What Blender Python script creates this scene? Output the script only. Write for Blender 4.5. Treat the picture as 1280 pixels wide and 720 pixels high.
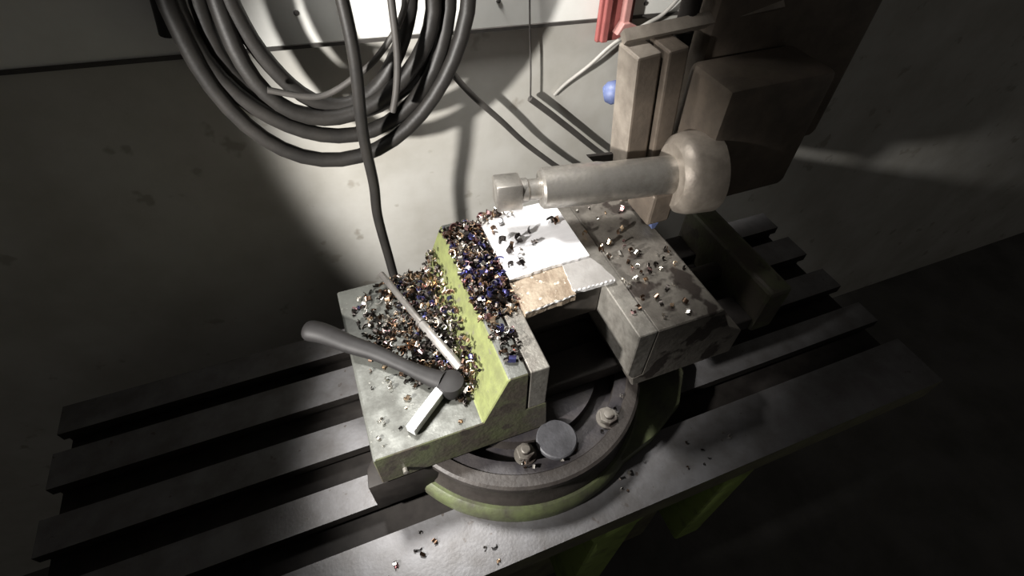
import bpy, bmesh, math, random
import numpy as np
from mathutils import Vector, Matrix

for o in list(bpy.data.objects): bpy.data.objects.remove(o)
scene = bpy.context.scene
COL = scene.collection
RND = random.Random(7)

# ------------------------------------------------------------------ camera
cam_d = bpy.data.cameras.new('camera'); cam = bpy.data.objects.new('camera', cam_d); COL.objects.link(cam)
cam_d.sensor_fit = 'HORIZONTAL'; cam_d.sensor_width = 36.0; cam_d.lens = 638.0 * 36.0 / 1280.0
cam_d.clip_start = 0.02; cam_d.clip_end = 50
rt, dn, fw = (Vector(v) for v in ((0.93199, -0.36204, 0.0181), (-0.26063, -0.70395, -0.6607), (0.25194, 0.61105, -0.75043)))
m = Matrix((rt, -dn, -fw)).transposed().to_4x4(); m.translation = Vector((0.0509, -0.2633, 0.5487))
cam.matrix_world = m
scene.camera = cam

# ------------------------------------------------------------------ light
world = bpy.data.worlds.new('World'); scene.world = world; world.use_nodes = True
bg = world.node_tree.nodes['Background']; bg.inputs[0].default_value = (1.0, 0.95, 0.88, 1); bg.inputs[1].default_value = 0.036

# two lamps, low left and overhead; beams shaped narrow to keep the sides dim
def beam(name, pos, az, el, roll, wide, tall, energy, size, color):
    sp = bpy.data.lights.new(name, 'SPOT'); o = bpy.data.objects.new(name, sp); COL.objects.link(o)
    sp.energy = energy; sp.color = color; sp.shadow_soft_size = size
    lf = Vector((math.cos(el) * math.cos(az), math.cos(el) * math.sin(az), math.sin(el)))
    lu = lf.cross(Vector((0, 0, 1))).normalized(); lv = lu.cross(lf)
    lu, lv = lu * math.cos(roll) + lv * math.sin(roll), lv * math.cos(roll) - lu * math.sin(roll)
    sp.spot_size = 2 * math.atan(tall); sp.spot_blend = 0.5
    lm = Matrix((lu * (wide / tall), lv, -lf)).transposed().to_4x4(); lm.translation = Vector(pos)
    o.matrix_world = lm
beam('side_lamp_light', (-0.40, -0.11, 0.36), 0.545, -0.455, 0.504, 0.42, 0.72, 50, 0.018, (1.0, 0.965, 0.92))
beam('overhead_lamp_light', (0.0, 0.37, 0.90), 0.123, -1.15, 0.874, 0.335, 1.118, 50, 0.08, (1.0, 0.975, 0.94))

vs = scene.view_settings
vs.view_transform = 'Standard'; vs.look = 'None'; vs.gamma = 1.0; vs.exposure = 0.3; vs.use_curve_mapping = False

# ------------------------------------------------------------------ materials
def mat(name, c1, c2=None, scale=30.0, rough=0.6, metal=0.0, lo=0.35, hi=0.65, bump=0.0, bscale=None, rough2=None, detail=5.0, stretch=None, spots=None, spec=0.5):
    M = bpy.data.materials.new(name); M.use_nodes = True
    nt = M.node_tree; N = nt.nodes; L = nt.links
    b = N['Principled BSDF']; b.inputs['Roughness'].default_value = rough; b.inputs['Metallic'].default_value = metal; b.inputs['Specular IOR Level'].default_value = spec
    tc = N.new('ShaderNodeTexCoord'); vec = tc.outputs['Object']
    if stretch:
        mp = N.new('ShaderNodeMapping'); mp.inputs['Scale'].default_value = stretch
        L.new(vec, mp.inputs['Vector']); vec = mp.outputs['Vector']
    if c2 is None:
        c2 = tuple(x * 0.8 for x in c1)
    no = N.new('ShaderNodeTexNoise'); no.inputs['Scale'].default_value = scale; no.inputs['Detail'].default_value = detail; no.inputs['Roughness'].default_value = 0.62
    L.new(vec, no.inputs['Vector'])
    r = N.new('ShaderNodeValToRGB'); L.new(no.outputs['Fac'], r.inputs['Fac'])
    r.color_ramp.elements[0].position = lo; r.color_ramp.elements[1].position = hi
    r.color_ramp.elements[0].color = (*c1, 1); r.color_ramp.elements[1].color = (*c2, 1)
    out = r.outputs['Color']
    if spots:
        sc, col, th = spots
        n2 = N.new('ShaderNodeTexNoise'); n2.inputs['Scale'].default_value = sc; n2.inputs['Detail'].default_value = 3
        L.new(vec, n2.inputs['Vector'])
        r2 = N.new('ShaderNodeValToRGB'); r2.color_ramp.elements[0].position = th; r2.color_ramp.elements[1].position = th + 0.05
        r2.color_ramp.elements[0].color = (0, 0, 0, 1); r2.color_ramp.elements[1].color = (1, 1, 1, 1)
        L.new(n2.outputs['Fac'], r2.inputs['Fac'])
        mx = N.new('ShaderNodeMix'); mx.data_type = 'RGBA'
        L.new(r2.outputs['Color'], mx.inputs['Factor']); L.new(out, mx.inputs['A']); mx.inputs['B'].default_value = (*col, 1)
        out = mx.outputs['Result']
    L.new(out, b.inputs['Base Color'])
    if rough2 is not None:
        mr = N.new('ShaderNodeMapRange'); L.new(no.outputs['Fac'], mr.inputs['Value'])
        mr.inputs['From Min'].default_value = lo; mr.inputs['From Max'].default_value = hi
        mr.inputs['To Min'].default_value = rough; mr.inputs['To Max'].default_value = rough2
        L.new(mr.outputs['Result'], b.inputs['Roughness'])
    if bump:
        nb = N.new('ShaderNodeTexNoise'); nb.inputs['Scale'].default_value = bscale or scale * 3; nb.inputs['Detail'].default_value = 4
        L.new(vec, nb.inputs['Vector'])
        bp = N.new('ShaderNodeBump'); bp.inputs['Strength'].default_value = bump; bp.inputs['Distance'].default_value = 0.002
        L.new(nb.outputs['Fac'], bp.inputs['Height']); L.new(bp.outputs['Normal'], b.inputs['Normal'])
    return M

M = {}
M['wall'] = mat('wall_paint', (0.50, 0.49, 0.455), (0.40, 0.385, 0.345), 7, 0.65, bump=0.15, bscale=40, spots=(22, (0.34, 0.32, 0.28), 0.66))
M['white'] = mat('white_board_paint', (0.80, 0.80, 0.76), (0.70, 0.70, 0.66), 9, 0.5)
M['deck'] = mat('worn_iron_deck', (0.122, 0.126, 0.115), (0.074, 0.075, 0.067), 38, 0.42, 0.35, bump=0.2, bscale=220, rough2=0.6, spots=(150, (0.26, 0.26, 0.235), 0.68))
M['green'] = mat('yellow_green_paint', (0.165, 0.185, 0.068), (0.115, 0.125, 0.052), 60, 0.55, bump=0.35, bscale=180, spots=(90, (0.12, 0.12, 0.07), 0.64))
M['green_dark'] = mat('dark_green_paint', (0.062, 0.053, 0.041), (0.080, 0.088, 0.046), 26, 0.5, 0.0, lo=0.42, hi=0.62, bump=0.3, bscale=160, spots=(40, (0.045, 0.038, 0.03), 0.60))  # darker, browner green for the upright vise faces
M['base_dirty'] = mat('oily_iron', (0.026, 0.022, 0.020), (0.044, 0.038, 0.034), 30, 0.5, 0.1, spec=0.35, bump=0.3, bscale=150)
M['drum_dark'] = mat('drum_dark_iron', (0.018, 0.016, 0.019), (0.036, 0.032, 0.032), 35, 0.5, 0.05, spec=0.35, bump=0.3, bscale=150)  # darker tone for the drum top inside the rim
M['base_green'] = mat('oily_green_flange', (0.105, 0.125, 0.055), (0.055, 0.052, 0.038), 24, 0.5, bump=0.3, bscale=150)
M['jaw_steel'] = mat('jaw_plate_steel', (0.235, 0.225, 0.20), (0.15, 0.138, 0.122), 70, 0.42, 0.45, bump=0.2, bscale=260)
M['jaw_light'] = mat('worn_jaw_plate', (0.30, 0.285, 0.255), (0.17, 0.158, 0.14), 55, 0.42, 0.45, bump=0.25, bscale=220)
M['jaw_cast'] = mat('jaw_casting', (0.15, 0.138, 0.12), (0.10, 0.09, 0.078), 40, 0.5, 0.25, bump=0.3, bscale=180, spots=(28, (0.035, 0.028, 0.024), 0.54))
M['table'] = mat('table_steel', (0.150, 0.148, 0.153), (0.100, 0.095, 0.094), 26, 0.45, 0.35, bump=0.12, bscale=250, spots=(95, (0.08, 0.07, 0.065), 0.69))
M['table_side'] = mat('table_side_paint', (0.20, 0.20, 0.12), (0.13, 0.12, 0.09), 25, 0.55, bump=0.3, bscale=120)
M['support_green'] = mat('support_green_paint', (0.30, 0.40, 0.11), (0.14, 0.15, 0.07), 28, 0.5, lo=0.5, hi=0.75, bump=0.3, bscale=120)
M['black_iron_shade'] = mat('black_iron_and_shade', (0.014, 0.012, 0.011), (0.024, 0.021, 0.019), 40, 0.6, spec=0.2)  # near-black iron; also carries painted shade in slots, bed, lug and openings
M['bright'] = mat('machined_steel', (0.86, 0.86, 0.88), (0.80, 0.80, 0.82), 30, 0.42, 0.25, bump=0.06, bscale=300, stretch=(1, 6, 1))
M['bright_edge'] = mat('machined_edge', (0.74, 0.74, 0.75), (0.62, 0.61, 0.60), 60, 0.4, 0.3)
M['shelf'] = mat('step_steel', (0.40, 0.385, 0.37), (0.32, 0.305, 0.29), 35, 0.45, 0.35, bump=0.15, bscale=200)
M['tan'] = mat('rough_tan_scale', (0.38, 0.315, 0.24), (0.23, 0.175, 0.125), 55, 0.5, 0.25, bump=0.5, bscale=150, spots=(120, (0.65, 0.58, 0.48), 0.64))
M['dark_steel'] = mat('dark_block_steel', (0.05, 0.045, 0.04), (0.08, 0.07, 0.06), 60, 0.5, 0.3)
M['shaft'] = mat('worn_tool_post_steel', (0.50, 0.475, 0.44), (0.25, 0.235, 0.21), 45, 0.29, 0.85, bump=0.12, bscale=200, rough2=0.5)
M['head'] = mat('brown_tool_head', (0.155, 0.125, 0.098), (0.10, 0.082, 0.066), 30, 0.5, 0.25, bump=0.25, bscale=150)
M['head_light'] = mat('pale_lit_head', (0.33, 0.29, 0.245), (0.22, 0.19, 0.16), 40, 0.45, 0.35, bump=0.2, bscale=180)  # paler head brown, also painted on the lit faces of the slide plate
M['hose'] = mat('black_rubber_hose', (0.015, 0.014, 0.013), (0.022, 0.020, 0.018), 30, 0.5, spec=0.35, bump=0.1, bscale=300)
M['cable'] = mat('dark_cable', (0.04, 0.037, 0.034), (0.06, 0.055, 0.05), 30, 0.55)
M['pale'] = mat('pale_cable', (0.30, 0.29, 0.265), (0.24, 0.23, 0.21), 40, 0.5)
M['red'] = mat('red_plastic', (0.28, 0.085, 0.078), (0.22, 0.065, 0.06), 40, 0.5)
M['pink'] = mat('faded_red_plastic', (0.40, 0.21, 0.19), (0.34, 0.165, 0.15), 40, 0.5)
M['blue'] = mat('blue_plastic', (0.10, 0.13, 0.26), (0.07, 0.09, 0.18), 60, 0.5)
M['rubber'] = mat('black_grip', (0.011, 0.010, 0.010), (0.018, 0.017, 0.017), 40, 0.6, spec=0.3)
M['chrome'] = mat('chrome_steel', (0.88, 0.88, 0.88), (0.78, 0.78, 0.78), 60, 0.3, 0.6)
M['rod'] = mat('steel_rod', (0.24, 0.225, 0.21), (0.17, 0.16, 0.15), 80, 0.38, 0.6)
M['rod_bright'] = mat('steel_rod_bright', (0.40, 0.385, 0.37), (0.30, 0.29, 0.275), 80, 0.35, 0.6)
M['bluegrey'] = mat('bluish_grey_cap', (0.080, 0.080, 0.088), (0.055, 0.055, 0.06), 60, 0.55, bump=0.3, bscale=200)
M['floor'] = mat('concrete_floor', (0.10, 0.095, 0.09), (0.06, 0.057, 0.052), 6, 0.8)
CH = {
    'silver': mat('chip_silver', (0.85, 0.82, 0.77), (0.70, 0.66, 0.60), 300, 0.27, 1.0),
    'straw': mat('chip_straw', (0.78, 0.60, 0.42), (0.62, 0.44, 0.30), 300, 0.27, 1.0),
    'pink': mat('chip_rose', (0.55, 0.36, 0.34), (0.40, 0.24, 0.27), 300, 0.27, 1.0),
    'brown': mat('chip_brown', (0.19, 0.125, 0.085), (0.12, 0.08, 0.06), 300, 0.32, 1.0),
    'blue': mat('chip_blue', (0.11, 0.13, 0.36), (0.09, 0.07, 0.19), 300, 0.25, 0.9),
    'dark': mat('chip_dark', (0.075, 0.065, 0.06), (0.045, 0.04, 0.038), 300, 0.35, 1.0),
}

# ------------------------------------------------------------------ helpers
WL = {}
def empty(name, loc, label=None, cat=None, group=None, kind=None):
    o = bpy.data.objects.new(name, None); COL.objects.link(o); o.location = loc; o.empty_display_size = 0.02
    WL[o] = Vector(loc); tag(o, label, cat, group, kind); return o
def tag(o, label=None, cat=None, group=None, kind=None):
    if label: o['label'] = label
    if cat: o['category'] = cat
    if group: o['group'] = group
    if kind: o['kind'] = kind
    return o
def obj(name, bm, mats, parent=None, smooth=None, matfn=None):
    """link a bmesh (built in world metres) as one mesh object, origin at its own centre"""
    if isinstance(mats, str): mats = [mats]
    bmesh.ops.recalc_face_normals(bm, faces=bm.faces)
    bm.normal_update()
    if matfn:
        for f in bm.faces: f.material_index = matfn(f)
    cs = [v.co for v in bm.verts]
    lo = Vector([min(c[i] for c in cs) for i in range(3)]); hi = Vector([max(c[i] for c in cs) for i in range(3)])
    ctr = (lo + hi) / 2
    bmesh.ops.translate(bm, vec=-ctr, verts=bm.verts)
    me = bpy.data.meshes.new(name); bm.to_mesh(me); bm.free()
    for k in mats: me.materials.append(M[k] if isinstance(k, str) else k)
    if smooth is not None:
        me.polygons.foreach_set('use_smooth', [True] * len(me.polygons))
        me.set_sharp_from_angle(angle=math.radians(smooth))
    o = bpy.data.objects.new(name, me); COL.objects.link(o)
    o.location = ctr - (WL[parent] if parent else Vector((0, 0, 0)))
    o.parent = parent; WL[o] = ctr
    return o
def bevel(bm, w, seg=2, ang=30):
    if w <= 0: return bm
    bm.normal_update()
    es = [e for e in bm.edges if len(e.link_faces) == 2 and e.calc_face_angle(0) > math.radians(ang)]
    bmesh.ops.bevel(bm, geom=es, offset=w, segments=seg, affect='EDGES', clamp_overlap=True, profile=0.5)
    return bm
def box(x0, x1, y0, y1, z0, z1, bv=0.0, bm=None, seg=2):
    b = bmesh.new()
    bmesh.ops.create_cube(b, size=1.0)
    for v in b.verts:
        v.co = Vector(((x0 + x1) / 2 + v.co.x * (x1 - x0), (y0 + y1) / 2 + v.co.y * (y1 - y0), (z0 + z1) / 2 + v.co.z * (z1 - z0)))
    bevel(b, bv, seg)
    if bm is None: return b
    return join(bm, b)
def join(bm, b):
    me = bpy.data.meshes.new('tmp'); b.to_mesh(me); b.free(); bm.from_mesh(me); bpy.data.meshes.remove(me); return bm
def prism(pts, a0, a1, axis='y', bv=0.0, cuts=0):
    """extrude a 2D outline; axis y: pts are (x,z); axis z: (x,y); axis x: (y,z)"""
    b = bmesh.new()
    def P(p, a): return {'y': (p[0], a, p[1]), 'z': (p[0], p[1], a), 'x': (a, p[0], p[1])}[axis]
    va = [b.verts.new(P(p, a0)) for p in pts]; vb = [b.verts.new(P(p, a1)) for p in pts]
    b.faces.new(va); b.faces.new(vb[::-1])
    n = len(pts)
    for i in range(n):
        j = (i + 1) % n; b.faces.new((va[i], va[j], vb[j], vb[i]))
    bmesh.ops.recalc_face_normals(b, faces=b.faces)
    bevel(b, bv)
    return b
def lathe(prof, ctr, axis=(0, 0, 1), n=48, caps=True):
    b = bmesh.new(); ax = Vector(axis).normalized(); q = Vector((0, 0, 1)).rotation_difference(ax); ctr = Vector(ctr)
    rings = []
    for r, z in prof:
        if r < 1e-6: rings.append([b.verts.new(ctr + q @ Vector((0, 0, z)))])
        else: rings.append([b.verts.new(ctr + q @ Vector((r * math.cos(2 * math.pi * k / n), r * math.sin(2 * math.pi * k / n), z))) for k in range(n)])
    for A, B in zip(rings, rings[1:]):
        for k in range(n):
            j = (k + 1) % n
            if len(A) == 1 and len(B) == 1: continue
            if len(A) == 1: b.faces.new((A[0], B[k], B[j]))
            elif len(B) == 1: b.faces.new((A[k], A[j], B[0]))
            else: b.faces.new((A[k], A[j], B[j], B[k]))
    if caps:
        for R in (rings[0], rings[-1]):
            if len(R) > 1: b.faces.new(R)
    return b
def smooth_path(pts, per=8):
    P = [Vector(p) for p in pts]; out = []
    for i in range(len(P) - 1):
        p0 = P[max(i - 1, 0)]; p1 = P[i]; p2 = P[i + 1]; p3 = P[min(i + 2, len(P) - 1)]
        for k in range(per):
            t = k / per
            out.append(0.5 * ((2 * p1) + (p2 - p0) * t + (2 * p0 - 5 * p1 + 4 * p2 - p3) * t * t + (3 * p1 - p0 - 3 * p2 + p3) * t ** 3))
    out.append(P[-1]); return out
def tube(path, rad, n=10, flat=None):
    """sweep a circle (or an ellipse of ratio flat in z) along a path; rad is a number or a list per point"""
    b = bmesh.new(); P = [Vector(p) for p in path]; rings = []
    up = Vector((0, 0, 1)); prev = None
    for i, p in enumerate(P):
        t = (P[min(i + 1, len(P) - 1)] - P[max(i - 1, 0)]).normalized()
        if prev is None:
            a = t.cross(up);
            if a.length < 1e-3: a = t.cross(Vector((1, 0, 0)))
            a.normalize()
        else: a = (prev - t * prev.dot(t)).normalized()
        prev = a; c = a.cross(t).normalized()
        r = rad[i] if isinstance(rad, (list, tuple)) else rad
        f = flat or 1.0
        rings.append([b.verts.new(p + a * r * math.cos(2 * math.pi * k / n) + c * r * f * math.sin(2 * math.pi * k / n)) for k in range(n)])
    for A, B in zip(rings, rings[1:]):
        for k in range(n): b.faces.new((A[k], A[(k + 1) % n], B[(k + 1) % n], B[k]))
    b.faces.new(rings[0]); b.faces.new(rings[-1][::-1])
    return b
def jagged(outline, z0, z1, step=0.003, amp=0.0012, seed=1, keep=()):
    """a plate with a torn edge: outline (x,y) resampled and jittered, edges whose index is in keep stay straight"""
    R = random.Random(seed); pts = []
    n = len(outline)
    for i in range(n):
        a = Vector(outline[i]); c = Vector(outline[(i + 1) % n]); L = (c - a).length
        k = 1 if i in keep else max(2, int(L / step)); nrm = Vector((-(c - a).y, (c - a).x)).normalized()
        for j in range(k):
            p = a.lerp(c, j / k)
            if j: p = p + nrm * R.uniform(-amp, amp)
            pts.append((p.x, p.y))
    return prism(pts, z0, z1, 'z')

# ------------------------------------------------------------------ setting: wall, floor
WY = 0.45
tag(obj('wall_back', box(-2.5, 4.0, WY, WY + 0.06, -0.9, 1.3), 'wall'), 'grey painted sheet wall behind the machine', kind='structure')
tag(obj('floor', box(-2.5, 4.0, -1.6, WY, -0.95, -0.9), 'floor'), 'dark concrete workshop floor', kind='structure')

# ------------------------------------------------------------------ machine table with T-slots
TZ = -0.14
table = empty('machine_table', (0.15, 0.09, -0.19), 'grey steel machine table with long T-slots under the vise', 'machine table')
slots = [-0.0128, 0.0722, 0.160, 0.248]; sw = 0.0205
prof = [(-0.12, -0.19), (-0.12, TZ)]
for c in slots:
    w = sw if c < 0.2 else 0.015
    prof += [(c - w, TZ), (c - w, TZ - 0.016), (c - w - 0.008, TZ - 0.016), (c - w - 0.008, TZ - 0.034), (c + w + 0.008, TZ - 0.034), (c + w + 0.008, TZ - 0.016), (c + w, TZ - 0.016), (c + w, TZ)]
prof += [(0.31, TZ), (0.31, -0.19)]
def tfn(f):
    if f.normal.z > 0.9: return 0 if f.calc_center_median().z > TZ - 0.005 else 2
    return 1 if f.normal.y < -0.9 and f.calc_center_median().y < -0.119 else 2  # recessed slot faces go black: shade put into the colour
obj('slotted_top', prism(prof, -0.42, 0.85, 'x'), ['table', 'table_side', 'black_iron_shade'], table, matfn=tfn)
sup = empty('table_support', (0.2, -0.02, -0.62), 'green painted casting with dark openings under the machine table', 'machine base')
obj('casting_core', box(-0.02, 0.62, -0.035, 0.26, -0.62, -0.19), 'black_iron_shade', sup)  # black colour stands in for the shade of the openings
obj('rib', prism([(0.232, -0.19), (0.345, -0.19), (0.322, -0.23), (0.310, -0.60), (0.240, -0.60), (0.250, -0.25)], -0.116, -0.035, 'y', 0.006), 'support_green', sup, smooth=40)
obj('rib', box(0.50, 0.56, -0.105, -0.035, -0.6, -0.19, 0.006), 'support_green', sup, smooth=40)
obj('rib', box(-0.02, 0.03, -0.105, -0.035, -0.6, -0.19, 0.006), 'support_green', sup, smooth=40)
obj('top_rail', box(-0.02, 0.62, -0.110, -0.035, -0.215, -0.1902, 0.004), 'table_side', sup, smooth=40)
obj('cross_web', box(0.03, 0.50, -0.085, -0.035, -0.36, -0.33, 0.004), 'table_side', sup, smooth=40)
obj('pedestal', box(0.05, 0.55, -0.02, 0.26, -0.90, -0.62, 0.01), 'table_side', sup)

# ------------------------------------------------------------------ machine vise
vise = empty('machine_vise', (0.207, 0.105, TZ), 'large worn green machine vise on a round swivel base', 'vise')
Y1 = 0.262
body = [(0.0, -0.064), (0.0, -0.002), (0.002, 0.0), (0.128, 0.0), (0.1575, 0.0745), (0.160, 0.077), (0.1822, 0.077), (0.1822, -0.002), (0.208, -0.002), (0.209, -0.004), (0.213, -0.064)]
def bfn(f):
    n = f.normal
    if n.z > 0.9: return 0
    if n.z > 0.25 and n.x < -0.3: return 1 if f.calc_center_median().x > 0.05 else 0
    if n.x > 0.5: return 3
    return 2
obj('fixed_jaw_body', bevel(prism(body, 0.0, Y1, 'y'), 0.0012, 1, 25), ['deck', 'green', 'green_dark', 'jaw_cast'], vise, matfn=bfn)
obj('jaw_plate', box(0.1842, 0.207, 0.0, 0.250, -0.0015, 0.077, 0.0012), 'jaw_steel', vise)
# bed rails between and under the jaws; their black holds the gap's shade
obj('bed_rail', box(0.214, 0.56, 0.036, 0.085, -0.064, -0.040, 0.002), ['black_iron_shade', 'base_dirty'], vise, matfn=lambda f: 1 if f.normal.y < -0.5 else 0)
obj('bed_rail', box(0.214, 0.56, 0.180, 0.229, -0.064, -0.040, 0.002), 'black_iron_shade', vise)
obj('bed_floor', box(0.214, 0.56, 0.086, 0.179, -0.0675, -0.060), 'black_iron_shade', vise)
obj('end_block', box(0.561, 0.60, 0.03, 0.235, -0.0675, 0.02, 0.006), 'green_dark', vise)
obj('vise_screw', lathe([(0.014, 0.0), (0.014, 0.36)], (0.24, 0.1325, -0.032), (1, 0, 0), 20), 'base_dirty', vise, smooth=40)
# movable jaw
obj('movable_jaw', bevel(prism([(0.344, 0.0765), (0.436, 0.0765), (0.462, 0.03), (0.49, 0.01), (0.49, -0.0385), (0.334, -0.0385), (0.330, -0.019), (0.344, -0.016)], 0.0, 0.25, 'y'), 0.0015, 1, 25), 'jaw_cast', vise)
obj('jaw_plate', bevel(prism([(0.319, 0.077), (0.3433, 0.077), (0.3433, -0.0155), (0.329, -0.018), (0.3205, -0.006)], 0.0, 0.25, 'y'), 0.0012, 1, 25), 'jaw_light', vise)
# swivel drum
SC = (0.207, 0.105, 0.0)
obj('swivel_drum', lathe([(0.0, -0.0675), (0.118, -0.0675), (0.119, -0.088), (0.143, -0.088), (0.144, -0.0675), (0.160, -0.0675), (0.162, -0.0645), (0.176, -0.0645), (0.1795, -0.067),
                          (0.180, -0.074), (0.1765, -0.078), (0.1745, -0.092), (0.177, -0.106), (0.181, -0.113), (0.181, -0.1165), (0.0, -0.1165)], SC, n=96, caps=False), ['base_dirty', 'drum_dark'], vise, smooth=35, matfn=lambda f: 1 if f.normal.z > 0.9 and (f.calc_center_median() - Vector((SC[0], SC[1], f.calc_center_median().z))).length < 0.1615 else 0)
fl = [(0.0, -0.1168), (0.185, -0.1168), (0.1905, -0.121), (0.193, -0.128), (0.193, TZ), (0.0, TZ)]
obj('swivel_flange', lathe(fl, SC, n=96, caps=False), 'base_green', vise, smooth=35)
obj('flange_lug', prism([(0.300, -0.062), (0.36, -0.046), (0.425, -0.014), (0.462, 0.03), (0.475, 0.105), (0.462, 0.18), (0.36, 0.20), (0.32, 0.10)], TZ, -0.119, 'z', 0.004), 'base_green', vise, smooth=30)
obj('flange_lug', prism([(0.10, 0.001), (-0.018, 0.001), (-0.015, 0.026), (0.012, 0.060), (0.10, 0.06)], TZ, -0.0672, 'z', 0.003), 'black_iron_shade', vise, smooth=30)  # black colour paints in the deck's shadow on this lug
# bolts on the drum
def hexpts(cx, cy, r, a0=0.3): return [(cx + r * math.cos(a0 + k * math.pi / 3), cy + r * math.sin(a0 + k * math.pi / 3)) for k in range(6)]
def bolt(cx, cy, z, r, h, stud, a0):
    n = obj('clamp_nut', prism(hexpts(cx, cy, r, a0), z + 0.0025, z + 0.0025 + h, 'z', 0.0008), 'jaw_cast', vise)
    obj('washer', lathe([(0.0, 0), (r * 1.22, 0), (r * 1.22, 0.0024), (0, 0.0024)], (cx, cy, z), n=28, caps=False), 'jaw_cast', n)
    obj('stud', lathe([(0.0, 0), (r * 0.52, 0), (r * 0.52, stud * 0.9), (r * 0.42, stud), (0, stud)], (cx, cy, z + 0.0025 + h), n=20, caps=False), 'jaw_cast', n, smooth=30)
bolt(0.2925, -0.019, -0.0675, 0.0125, 0.008, 0.004, 0.2)
bolt(0.1725, -0.0265, -0.0675, 0.0115, 0.010, 0.007, 0.5)
obj('round_cap', lathe([(0.0, 0), (0.0255, 0), (0.026, 0.001), (0.026, 0.007), (0.0245, 0.0085), (0, 0.009)], (0.2165, -0.0235, -0.0672), n=36, caps=False), 'bluegrey', vise, smooth=35)['label'] = 'bluish grey round cap'
obj('index_pin', lathe([(0.0, 0), (0.0035, 0), (0.0035, 0.006), (0.0, 0.007)], (0.03, 0.0, -0.045), (0, -1, 0.1), 12, caps=False), 'jaw_steel', vise, smooth=30)

# ------------------------------------------------------------------ workpiece
work = empty('steel_workpiece', (0.262, 0.16, 0.02), 'bright freshly machined steel block clamped between the vise jaws', 'workpiece')
obj('block', box(0.2075, 0.3185, 0.090, 0.246, 0.022, 0.079, 0.001), 'dark_steel', work)
obj('machined_top', jagged([(0.2072, 0.247), (0.2076, 0.125), (0.262, 0.1285), (0.3185, 0.129), (0.3186, 0.247)], 0.079, 0.0885, 0.004, 0.0007, 3, keep=(0, 3, 4)), ['bright', 'bright_edge'], work, matfn=lambda f: 0 if f.normal.z > 0.9 else 1)
obj('rough_step', jagged([(0.2073, 0.128), (0.2073, 0.0725), (0.232, 0.0765), (0.276, 0.0795), (0.2805, 0.130)], 0.072, 0.0835, 0.006, 0.0008, 5, keep=(0, 4)), 'tan', work)['label'] = 'tan rough unmachined step'
obj('cut_shelf', jagged([(0.281, 0.131), (0.2745, 0.0845), (0.302, 0.0835), (0.332, 0.0835), (0.326, 0.112), (0.3186, 0.131)], 0.0782, 0.0850, 0.0050, 0.0006, 9, keep=(5,)), ['shelf', 'bright_edge'], work, matfn=lambda f: 0 if f.normal.z > 0.9 else 1)
obj('burr', tube([(0.2755 + t * (0.331 - 0.2755), 0.0842 - 0.0008 * t + 0.0003 * math.sin(t * 17), 0.0838 + 0.0006 * math.sin(t * 57)) for t in np.linspace(0, 1, 40)], [0.0013 + 0.0002 * math.sin(k * 1.3) for k in range(40)], 6), 'bright_edge', work)

obj('torn_edge', tube([(0.208 + t * 0.066, 0.0735 + 0.0055 * t + 0.0004 * math.sin(t * 15), 0.0828 + 0.0006 * math.sin(t * 49)) for t in np.linspace(0, 1, 36)], [0.0010 + 0.0003 * math.sin(k * 0.9) for k in range(36)], 6), 'shelf', work)

# ------------------------------------------------------------------ tool head of the machine
head = empty('tool_head', (0.46, 0.24, 0.09), 'brown machine tool head with a horizontal tool post above the right jaw', 'tool head')
def tilt(b, a=-0.10, c=(0.40, 0.23, 0.15)):
    bmesh.ops.rotate(b, cent=Vector(c), matrix=Matrix.Rotation(a, 3, 'Y'), verts=b.verts); return b
obj('slide_plate', tilt(box(0.412, 0.444, 0.222, 0.268, 0.072, 0.288, 0.003)), ['head', 'head_light'], head, matfn=lambda f: 1 if (f.normal.x < -0.8 or f.normal.z > 0.8) else 0)  # left and top faces painted lighter, as if lit
obj('slide_gib', tilt(box(0.4475, 0.475, 0.214, 0.268, 0.075, 0.290, 0.003)), 'head', head)
obj('head_casting', box(0.505, 0.78, 0.236, 0.31, 0.10, 0.56, 0.012), 'head', head, smooth=40)
obj('feed_bar', tube([(0.400, 0.262, 0.296), (0.50, 0.250, 0.307), (0.60, 0.240, 0.318)], 0.010, 4), 'head_light', head)
obj('feed_screw', lathe([(0.012, 0), (0.012, 0.20)], (0.485, 0.262, 0.26), (0, 0, 1), 18), 'black_iron_shade', head, smooth=40)
AX = Vector((0.1300, -0.0235, 0.0)).normalized()
P0 = Vector((0.276, 0.2, 0.1535))
def along(t): return P0 + AX * t
obj('round_flange', lathe([(0.0, -0.012), (0.040, -0.012), (0.050, -0.004), (0.053, 0.006), (0.053, 0.04), (0.0, 0.04)], along(0.185), AX, 40, caps=False), 'head_light', head, smooth=35)
obj('clapper_box', box(0.482, 0.64, 0.150, 0.234, 0.102, 0.27, 0.010), 'head', head, smooth=40)
post = obj('tool_post', lathe([(0.0, 0.0), (0.0225, 0.0), (0.0255, 0.003), (0.0265, 0.05), (0.0265, 0.075), (0.0250, 0.085), (0.0250, 0.180), (0.0, 0.180)], along(0), AX, 40, caps=False), 'shaft', head, smooth=35)
obj('screw_neck', lathe([(0.0, -0.026), (0.0155, -0.026), (0.0155, -0.017), (0.0135, -0.015), (0.0135, 0.001), (0, 0.001)], along(0), AX, 24, caps=False), 'shaft', post, smooth=35)
def squarehead():
    b = bmesh.new(); bmesh.ops.create_cube(b, size=1.0)
    for v in b.verts: v.co = Vector((v.co.x * 0.033, v.co.y * 0.035, v.co.z * 0.035))
    bevel(b, 0.0028, 2)
    ang = math.atan2(AX.y, AX.x)
    R = Matrix.Rotation(ang, 3, 'Z') @ Matrix.Rotation(math.radians(-8), 3, 'X')
    bmesh.ops.transform(b, matrix=R.to_4x4(), verts=b.verts); bmesh.ops.translate(b, vec=along(-0.041), verts=b.verts)
    return b
obj('square_bolt_head', squarehead(), 'shaft', post, smooth=40)
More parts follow.
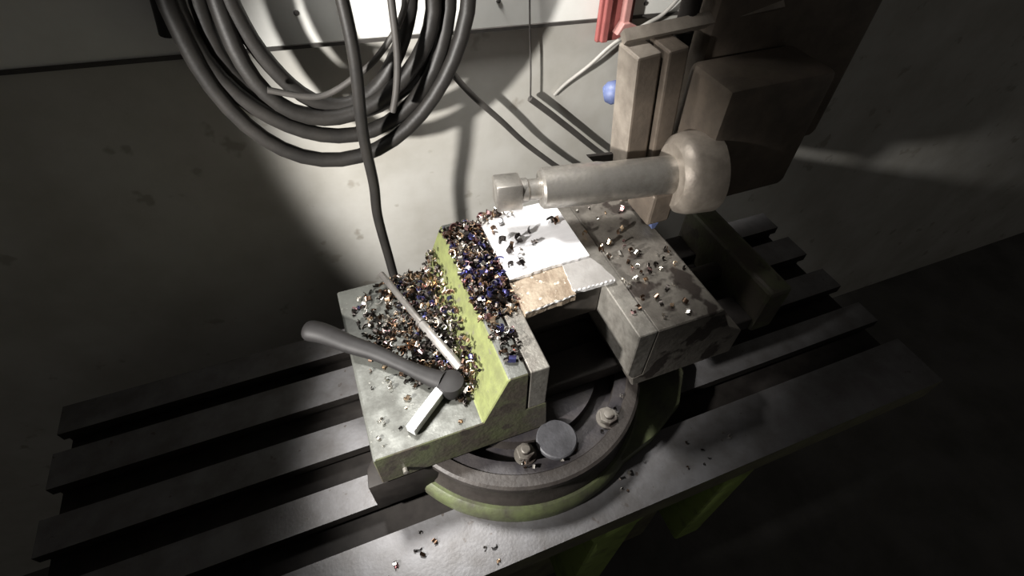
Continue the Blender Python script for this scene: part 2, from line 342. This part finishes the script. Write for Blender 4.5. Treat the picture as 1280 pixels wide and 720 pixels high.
obj('tool_clamp', box(0.415, 0.450, 0.150, 0.205, 0.090, 0.140, 0.004), 'head', head)
obj('tool_bit', prism([(0.424, 0.0895), (0.436, 0.0895), (0.432, 0.0800), (0.427, 0.0800)], 0.152, 0.164, 'y', 0.0006), 'blue', head)
obj('pointer_plate', prism([(0.372, 0.1425), (0.424, 0.1365), (0.424, 0.113), (0.392, 0.122)], 0.256, 0.262, 'y', 0.001), 'black_iron_shade', head)
obj('knob', lathe([(0.0, -0.014), (0.010, -0.013), (0.015, -0.006), (0.015, 0.006), (0.010, 0.012), (0.006, 0.013), (0.006, 0.030), (0, 0.030)], (0.422, 0.295, 0.208), (0.5, -0.3, 0.2), 18, caps=False), 'blue', head, smooth=40)['label'] = 'small blue knob'

# ------------------------------------------------------------------ on the wall
bd = empty('white_panel', (0.28, WY, 0.24), 'white painted board fixed high on the wall behind the hoses', 'board')
def board():
    return prism([(-0.42, 0.2855), (0.80, 0.2268), (0.83, 0.85), (-0.39, 0.90)], WY - 0.006, WY - 0.0004, 'y', 0.001)
obj('sheet', board(), 'white', bd)
obj('edge_strip', prism([(-0.42, 0.2815), (0.80, 0.2228), (0.80, 0.2275), (-0.42, 0.2862)], WY - 0.009, WY - 0.0062, 'y'), 'cable', bd)
for x, z in ((0.311, 0.285), (0.42, 0.33), (0.05, 0.30), (0.55, 0.255)):
    obj('screw', lathe([(0.0, 0), (0.0035, 0), (0.003, 0.0015), (0, 0.002)], (x, WY - 0.006, z), (0, -1, 0), 12, caps=False), 'cable', bd)
rb = empty('red_bracket', (0.493, WY - 0.012, 0.21), 'faded red plastic bracket on the wall at the top', 'bracket')
obj('back_plate', box(0.466, 0.524, WY - 0.018, WY - 0.0095, 0.212, 0.345, 0.002), 'red', rb)
obj('ridge', box(0.470, 0.481, WY - 0.026, WY - 0.0182, 0.214, 0.345, 0.002), 'red', rb)
obj('ridge', box(0.500, 0.512, WY - 0.030, WY - 0.0182, 0.236, 0.345, 0.002), 'pink', rb)
obj('lip', prism([(0.490, 0.226), (0.524, 0.223), (0.526, 0.234), (0.510, 0.242), (0.500, 0.242)], WY - 0.034, WY - 0.0182, 'y', 0.0015), 'pink', rb)

# hose coil: one hose wound in an oval spiral on a peg
def coil():
    R = random.Random(3); pts = []
    radii = [(0.086, 0.108), (0.105, 0.119), (0.118, 0.131), (0.132, 0.147), (0.147, 0.172)]
    ys = [0.345, 0.333, 0.350, 0.338, 0.330]
    n = 40
    for k in range(len(radii)):
        for j in range(n):
            t = j / n; u = 0 if t < 0.55 else (t - 0.55) / 0.45; u = u * u * (3 - 2 * u)
            a = radii[k]; c = radii[min(k + 1, len(radii) - 1)]; y = ys[k] + (ys[min(k + 1, len(ys) - 1)] - ys[k]) * u
            rx = a[0] + (c[0] - a[0]) * u; rz = a[1] + (c[1] - a[1]) * u
            th = math.radians(75) - 2 * math.pi * t
            wob = 0.004 * math.sin(3 * th + k * 1.7)
            x = 0.086 + (rx + wob) * math.cos(th); z = 0.3386 + (rz + wob) * math.sin(th)
            x += -0.10 * max(0.0, (0.3386 - z)) * 0.9
            pts.append((x, y, z))
    return pts
cp = coil()
hc = empty('hose_coil', (0.088, 0.385, 0.14), 'coil of thick black rubber hose hanging on the wall', 'hose')
obj('hose', tube(cp, 0.0092, 12), 'hose', hc, smooth=60)
obj('tail', tube(smooth_path([cp[-1], Vector(cp[-1]) + Vector((-0.03, 0.0, 0.0)), (0.02, 0.40, 0.50), (-0.05, 0.42, 0.46), (-0.09, 0.425, 0.30)], 10), 0.0092, 12), 'hose', hc, smooth=60)
pg = empty('wall_peg', (0.085, WY, 0.42), 'steel peg on the wall carrying the hose coil', 'peg')
obj('peg_rod', lathe([(0.0, 0), (0.009, 0), (0.009, 0.145), (0.012, 0.150), (0.0, 0.154)], (0.085, WY - 0.0062, 0.418), (0, -1, 0.05), 16, caps=False), 'jaw_steel', pg, smooth=40)
# thin cords looping through the coil
tag(obj('thin_cord', tube(smooth_path([(0.146, 0.301, 0.42), (0.143, 0.301, 0.352), (0.141, 0.302, 0.297), (0.134, 0.303, 0.257), (0.126, 0.304, 0.231)], 10), 0.0042, 8), 'cable', smooth=60), 'thin black cord hanging straight down in front of the hose coil', 'cord')
tag(obj('thin_cord', tube(smooth_path([(0.177, 0.3125, 0.415), (0.158, 0.3125, 0.340), (0.127, 0.3125, 0.2985), (0.0945, 0.3125, 0.2755), (0.05, 0.3125, 0.259), (0.0, 0.3125, 0.275)], 10), 0.0036, 8), 'cable', smooth=60), 'thin black cord crossing the hose coil diagonally to the left', 'cord')
tag(obj('standing_hose', tube(smooth_path([(0.095, 0.30, 0.52), (0.094, 0.292, 0.40), (0.0945, 0.288, 0.312), (0.0865, 0.298, 0.215), (0.0862, 0.308, 0.1328), (0.0819, 0.312, 0.0740), (0.0843, 0.312, -0.0126), (0.0852, 0.303, -0.0607), (0.086, 0.294, -0.128)], 10), 0.0068, 12), 'hose', smooth=60), 'single black hose running down behind the far edge of the vise', 'hose')
tag(obj('slack_cable', tube(smooth_path([(0.200, 0.365, 0.275), (0.2248, 0.415, 0.2205), (0.2575, 0.417, 0.1738), (0.3066, 0.418, 0.1188), (0.3464, 0.418, 0.0727), (0.3969, 0.417, 0.0232), (0.4533, 0.415, -0.0288), (0.50, 0.41, -0.10)], 10), 0.0046, 10), 'cable', smooth=60), 'dark cable running from the hose coil down to the tool post', 'cable')
ck = empty('hanging_cable', (0.36, 0.43, -0.05), 'dark cable hanging on a thin wire and slanting down to the right', 'cable')
obj('wire', tube(smooth_path([(0.352, 0.4375, 0.33), (0.3539, 0.432, 0.2525), (0.358, 0.431, 0.19), (0.3595, 0.43, 0.1392)], 8), 0.0014, 6), 'cable', ck, smooth=60)
obj('cord', tube(smooth_path([(0.3585, 0.43, 0.142), (0.395, 0.43, 0.110), (0.434, 0.43, 0.0745), (0.509, 0.428, 0.0064), (0.5869, 0.425, -0.0537), (0.64, 0.42, -0.10)], 8), 0.0052, 10), 'cable', ck, smooth=60)
tag(obj('pale_cable', tube(smooth_path([(0.60, 0.425, 0.27), (0.5702, 0.422, 0.2454), (0.5419, 0.42, 0.235), (0.4908, 0.42, 0.2134), (0.455, 0.425, 0.182), (0.425, 0.44, 0.1502), (0.41, 0.4475, 0.13)], 8), 0.0030, 8), 'pale', smooth=60), 'thin pale grey cable slanting across the wall below the red bracket', 'cable')

# ------------------------------------------------------------------ tools on the deck
rod = empty('steel_rod', (0.097, 0.16, 0.0), 'long thin steel rod lying among the chips on the vise deck', 'rod')
ra = Vector((0.0655, 0.262, 0.0135)); rm = Vector((0.0968, 0.1562, 0.0145)); re = Vector((0.1240, 0.0715, 0.0150))
rd = (re - ra).normalized()
obj('thin_end', lathe([(0.0, 0), (0.0042, 0), (0.0046, 0.001), (0.0046, (rm - ra).length), (0, (rm - ra).length)], ra, rm - ra, 14, caps=False), 'rod', rod, smooth=40)
l2 = (re - rm).length
obj('thick_end', lathe([(0.0, 0), (0.0052, 0), (0.0058, 0.002), (0.0064, l2 - 0.001), (0.0058, l2), (0, l2)], rm + rd * 0.001, re - rm, 16, caps=False), 'rod_bright', rod, smooth=40)
obj('collar', lathe([(0.0, -0.003), (0.0072, -0.003), (0.0072, 0.001), (0, 0.001)], rm, rd, 14, caps=False), 'rod', rod, smooth=40)

wr = empty('ratchet_wrench', (0.06, 0.11, 0.0), 'black wrench with a round head and bright square drive on the vise deck', 'wrench')
hp = smooth_path([(-0.046, 0.196, 0.0165), (-0.0241, 0.1815, 0.016), (0.0044, 0.1535, 0.0155), (0.0324, 0.1300, 0.0140), (0.0606, 0.1010, 0.0120), (0.0830, 0.0770, 0.0125), (0.0990, 0.0620, 0.014)], 8)
nh = len(hp)
hr = []
for i in range(nh):
    t = i / (nh - 1)
    hr.append(0.0045 + 0.0075 * math.sin(math.pi * min(1, max(0.02, (t + 0.03) / 0.10) * 0.5)) if t < 0.07 else (0.0122 - 0.0050 * ((t - 0.07) / 0.6) if t < 0.67 else 0.0072 + 0.0035 * ((t - 0.67) / 0.33)))
obj('handle', tube(hp, [r * 1.22 for r in hr], 14, 0.8), 'rubber', wr, smooth=60)
obj('head', lathe([(0.0, 0.0006), (0.0135, 0.0006), (0.0165, 0.003), (0.0172, 0.010), (0.0172, 0.015), (0.0155, 0.0195), (0.009, 0.0215), (0, 0.022)], (0.1070, 0.0560, 0.0), n=32, caps=False), 'rubber', wr, smooth=50)
s0 = Vector((0.0473, 0.0161, 0.0082)); s1 = Vector((0.0985, 0.0570, 0.0100)); sd = (s1 - s0)
def drive():
    b = bmesh.new(); bmesh.ops.create_cube(b, size=1.0)
    for v in b.verts: v.co = Vector((v.co.x * sd.length, v.co.y * 0.0125, v.co.z * 0.0125))
    bevel(b, 0.0012, 2)
    bmesh.ops.transform(b, matrix=sd.to_track_quat('X', 'Z').to_matrix().to_4x4(), verts=b.verts)
    bmesh.ops.translate(b, vec=(s0 + s1) / 2, verts=b.verts); return b
obj('square_drive', drive(), 'chrome', wr)['label'] = 'bright chrome square drive'

# ------------------------------------------------------------------ steel chips
def chip_mesh(r, w, arc, th, skew, n=7):
    V = []; F = []
    for i in range(n + 1):
        a = arc * i / n; rr = r * (1 + 0.25 * i / n)
        for rad in (rr, rr - th):
            for s in (-0.5, 0.5):
                V.append((rad * math.cos(a), s * w + skew * i / n, rad * math.sin(a)))
    for i in range(n):
        A = 4 * i; B = A + 4
        F += [(A, A + 1, B + 1, B), (A + 2, B + 2, B + 3, A + 3), (A, B, B + 2, A + 2), (A + 1, A + 3, B + 3, B + 1)]
    F += [(0, 2, 3, 1), (4 * n, 4 * n + 1, 4 * n + 3, 4 * n + 2)]
    V = np.array(V); V -= (V.max(0) + V.min(0)) / 2
    return V, F
VAR = [chip_mesh(0.0036, 0.0060, 3.6, 0.0008, 0.001), chip_mesh(0.0030, 0.0066, 4.6, 0.0008, 0.002), chip_mesh(0.0048, 0.0052, 2.4, 0.0009, 0.0), chip_mesh(0.0034, 0.0048, 5.2, 0.0007, 0.004), chip_mesh(0.0060, 0.0042, 1.7, 0.0009, 0.001)]
NAMES = ['silver', 'straw', 'pink', 'brown', 'blue', 'dark']
CM = {}
for vi, (V, F) in enumerate(VAR):
    for c in NAMES:
        me = bpy.data.meshes.new('chip'); me.from_pydata([tuple(v) for v in V], [], F); me.materials.append(CH[c]); CM[vi, c] = me
def rot(R):
    return Matrix.Rotation(R.uniform(0, 6.283), 3, 'Z') @ Matrix.Rotation(R.uniform(0, 6.283), 3, 'X') @ Matrix.Rotation(R.uniform(0, 6.283), 3, 'Y')
def pick(R, wts): return R.choices(NAMES, wts)[0]
def swarf(name, n, sampler, label, seed, base):
    R = random.Random(seed); V = []; F = []; MI = []; off = 0; k = 0; tries = 0
    while k < n and tries < n * 40:
        tries += 1
        s = sampler(R)
        if s is None: continue
        x, y, z, wts = s; vi = R.randrange(len(VAR)); v, f = VAR[vi]; sc = R.uniform(0.55, 1.0)
        r = np.array(rot(R)); w = (v * sc) @ r.T; low = w[:, 2].min()
        w = w + np.array((x, y, z)); 
        if z + low < base: w[:, 2] += base - (z + low)
        V.append(w); F += [tuple(i + off for i in q) for q in f]; off += len(v); MI += [NAMES.index(pick(R, wts))] * len(f); k += 1
    V = np.concatenate(V); ctr = (V.min(0) + V.max(0)) / 2
    me = bpy.data.meshes.new(name); me.from_pydata([tuple(p) for p in V - ctr], [], F)
    for c in NAMES: me.materials.append(CH[c])
    me.polygons.foreach_set('material_index', MI)
    o = bpy.data.objects.new(name, me); COL.objects.link(o); o.location = ctr
    tag(o, label, 'steel chips', kind='stuff'); return o
COLOUR = {'silver': 'bright silver', 'straw': 'straw coloured', 'pink': 'rose tinted', 'brown': 'brown', 'blue': 'blue tempered', 'dark': 'dark'}
def loose(n, sampler, where, seed, base, wts=None, smin=0.85, smax=1.3):
    R = random.Random(seed); k = 0; tries = 0
    while k < n and tries < n * 60:
        tries += 1
        s = sampler(R)
        if s is None: continue
        x, y, z, w = s; c = pick(R, wts or w); vi = R.randrange(len(VAR)); sc = R.uniform(smin, smax)
        r = rot(R); v = (VAR[vi][0] * sc) @ np.array(r).T
        o = bpy.data.objects.new('steel_chip', CM[vi, c]); COL.objects.link(o)
        zz = max(z, base - v[:, 2].min() + 0.0001)
        o.matrix_world = Matrix.Translation((x, y, zz)) @ r.to_4x4() @ Matrix.Scale(sc, 4)
        tag(o, '%s curled steel chip %s' % (COLOUR[c], where), 'steel chip', '%s chips %s' % (COLOUR[c], where)); k += 1
WA = [2.5, 1.6, 0.6, 6, 0.4, 9]
def g(d, s): return math.exp(-(d / s) ** 2)
def blueish(x, y, cx, cy, s, w):
    f = g(math.hypot(x - cx, y - cy), s)
    return [w[0] * (1 - 0.8 * f), w[1] * (1 - 0.7 * f), w[2] + 2 * f, w[3], w[4] + 7 * f, w[5]]
# heap on the deck, thickest against the sloping side of the fixed jaw
def deck_h(x, y):
    if y < 0.03 or y > 0.262 or x < 0.015: return 0
    d = 0.128 - x
    w = 0.020 + 0.034 * min(1, max(0, (y - 0.04) / 0.10))
    h = 0.020 * math.exp(-(max(d, 0) / w) ** 2) * min(1, (y - 0.025) / 0.04)
    if y > 0.24: h *= (0.262 - y) / 0.022 * 0.8 + 0.2
    return h
def deck_s(R):
    x = R.uniform(0.014, 0.140); y = R.uniform(0.025, 0.262)
    if y < 0.05 and x < 0.10: return None
    h = deck_h(x, y)
    left = 0.35 * g(x - 0.055, 0.034) * g(y - 0.165, 0.055)
    if R.random() > min(1, h / 0.012 + left): return None
    z = R.uniform(0, 1) * h + 0.0015
    if x > 0.125: z += (x - 0.125) * 2.4
    # keep clear of the wrench and rod
    return x, y, z, blueish(x, y, 0.108, 0.195, 0.022, WA)
swarf('deck_chip_heap', 800, deck_s, 'heap of curled brown and silver chips on the vise deck beside the rod', 11, 0.0003)
def deck_top(R):
    s = deck_s(R)
    if s is None: return None
    x, y, z, w = s; h = deck_h(x, y)
    for a, c, rr in ((ra, re, 0.011), (Vector((-0.02, 0.18, 0)), Vector((0.107, 0.056, 0)), 0.018)):
        ab = c - a; t = max(0, min(1, ((x - a.x) * ab.x + (y - a.y) * ab.y) / (ab.x ** 2 + ab.y ** 2)))
        if math.hypot(x - a.x - ab.x * t, y - a.y - ab.y * t) < rr: return None
    return x, y, h + 0.001 + (max(0, x - 0.125) * 2.4), w
loose(90, deck_top, 'on the heap over the vise deck', 21, 0.0003, [8, 4, 1, 1, 0.3, 1])
# heap on top of the fixed jaw
def jaw_h(x, y):
    if not (0.150 < x < 0.210 and 0.03 < y < 0.254): return 0
    h = 0.013 * min(1, max(0, (y - 0.075) / 0.05)) * min(1, (0.258 - y) / 0.025)
    h *= 0.45 + 0.55 * g(x - 0.180, 0.024)
    return h
def jaw_s(R):
    x = R.uniform(0.155, 0.208); y = R.uniform(0.02, 0.252); h = jaw_h(x, y)
    dens = min(1, h / 0.006) + (0.45 * g(x - 0.172, 0.012) * g(y - 0.05, 0.03))
    if R.random() > dens: return None
    return x, y, 0.078 + R.random() * h + 0.001, blueish(x, y, 0.183, 0.148, 0.026, [2.6, 1.8, 1.6, 6, 0.9, 8])
swarf('jaw_chip_heap', 620, jaw_s, 'heap of straw, rose and blue chips piled on the left jaw', 12, 0.0773)
def jaw_top(R):
    s = jaw_s(R)
    if s is None: return None
    x, y, z, w = s; return x, y, 0.079 + jaw_h(x, y), [w[0] * 1.6, w[1] * 1.6, w[2] * 1.3, w[3] * 0.3, w[4], w[5] * 0.3]
loose(95, jaw_top, 'on the heap over the left jaw', 22, 0.0773)
# far corner heap at the end of the workpiece
def far_s(R):
    x = R.gauss(0.222, 0.014); y = R.gauss(0.243, 0.008)
    if not (0.208 < x < 0.26 and 0.222 < y < 0.2455): return None
    return x, y, 0.0895 + R.random() * 0.006, [8, 3, 1, 3, 0, 3]
loose(26, far_s, 'on the far corner of the bright workpiece', 23, 0.0887)
# single chips on the bright top
WORK_CHIPS = [
    (0.2982, 0.2035, 'dark', 'dark curled chip nearest the tool post on the bright workpiece'),
    (0.3035, 0.1990, 'brown', 'small brown chip beside the tool post at the right of the workpiece top'),
    (0.2627, 0.1944, 'dark', 'dark chip under the square bolt head in the middle of the bright workpiece'),
    (0.2430, 0.1852, 'dark', 'dark curl on the bright workpiece just left of its middle'),
    (0.2242, 0.1683, 'dark', 'dark curl in the cluster on the left half of the bright workpiece'),
    (0.2609, 0.1738, 'dark', 'single dark chip in the centre of the bright workpiece'),
    (0.2329, 0.1544, 'dark', 'dark chip at the near side of the cluster on the bright workpiece'),
    (0.2297, 0.1741, 'brown', 'brown chip inside the cluster on the bright workpiece'),
    (0.2215, 0.1905, 'dark', 'dark chip at the far side of the cluster near the left jaw'),
    (0.2165, 0.1450, 'dark', 'dark curl at the left edge of the workpiece above the tan step'),
    (0.2290, 0.1410, 'dark', 'dark curl near the front edge of the bright workpiece top'),
    (0.2180, 0.2100, 'brown', 'brown chip at the left edge of the workpiece below the far corner heap'),
    (0.2370, 0.1640, 'silver', 'silver chip at the right of the cluster on the bright workpiece')]
for i, (x, y, c, lab) in enumerate(WORK_CHIPS):
    loose(1, lambda R: (x, y, 0.0887, None), 'on the bright workpiece', 100 + i, 0.0887, [float(k == c) for k in NAMES], 0.85, 1.3)
    o = COL.objects[-1]; o['label'] = lab; o['group'] = 'loose chips on the bright workpiece'
def rj(R):
    x = R.choice([R.gauss(0.375, 0.018), R.uniform(0.325, 0.43)]); y = R.choice([R.gauss(0.09, 0.025), R.uniform(0.01, 0.235)])
    if not (0.322 < x < 0.432 and 0.008 < y < 0.244): return None
    if x < 0.336 and 0.066 < y < 0.135: return None
    return x, y, 0.078, [6, 3, 1, 3, 0.4, 4]
loose(54, rj, 'scattered on top of the right jaw', 24, 0.0773, None, 0.45, 0.95)
def tb(R):
    x = R.uniform(-0.05, 0.5); y = R.uniform(-0.115, -0.04)
    if math.hypot(x - 0.207, y - 0.105) < 0.2: return None
    if x > 0.29 and y > -0.06 : return None
    return x, y, TZ, [5, 2, 0.5, 3, 0, 4]
loose(22, tb, 'on the table in front of the vise', 25, TZ, None, 0.4, 0.8)
def dr(R):
    a = R.uniform(-1.9, -0.6); r = R.uniform(0.146, 0.158); return 0.207 + r * math.cos(a), 0.105 + r * math.sin(a), -0.0672, [5, 2, 0.5, 3, 0, 4]
loose(14, dr, 'on the swivel base around the clamp bolts', 26, -0.0672, None, 0.4, 0.8)
def dk(R):
    x = R.uniform(0.01, 0.12); y = R.uniform(0.008, 0.09)
    if y > 0.02 + 0.0 and x > 0.04 and abs((y - 0.016) - (x - 0.047) * 0.8) < 0.014: return None
    if math.hypot(x - 0.107, y - 0.056) < 0.024: return None
    return x, y, 0.0, [6, 2, 0.5, 2, 0, 4]
loose(14, dk, 'on the bare front corner of the vise deck', 27, 0.0002, None, 0.3, 0.7)
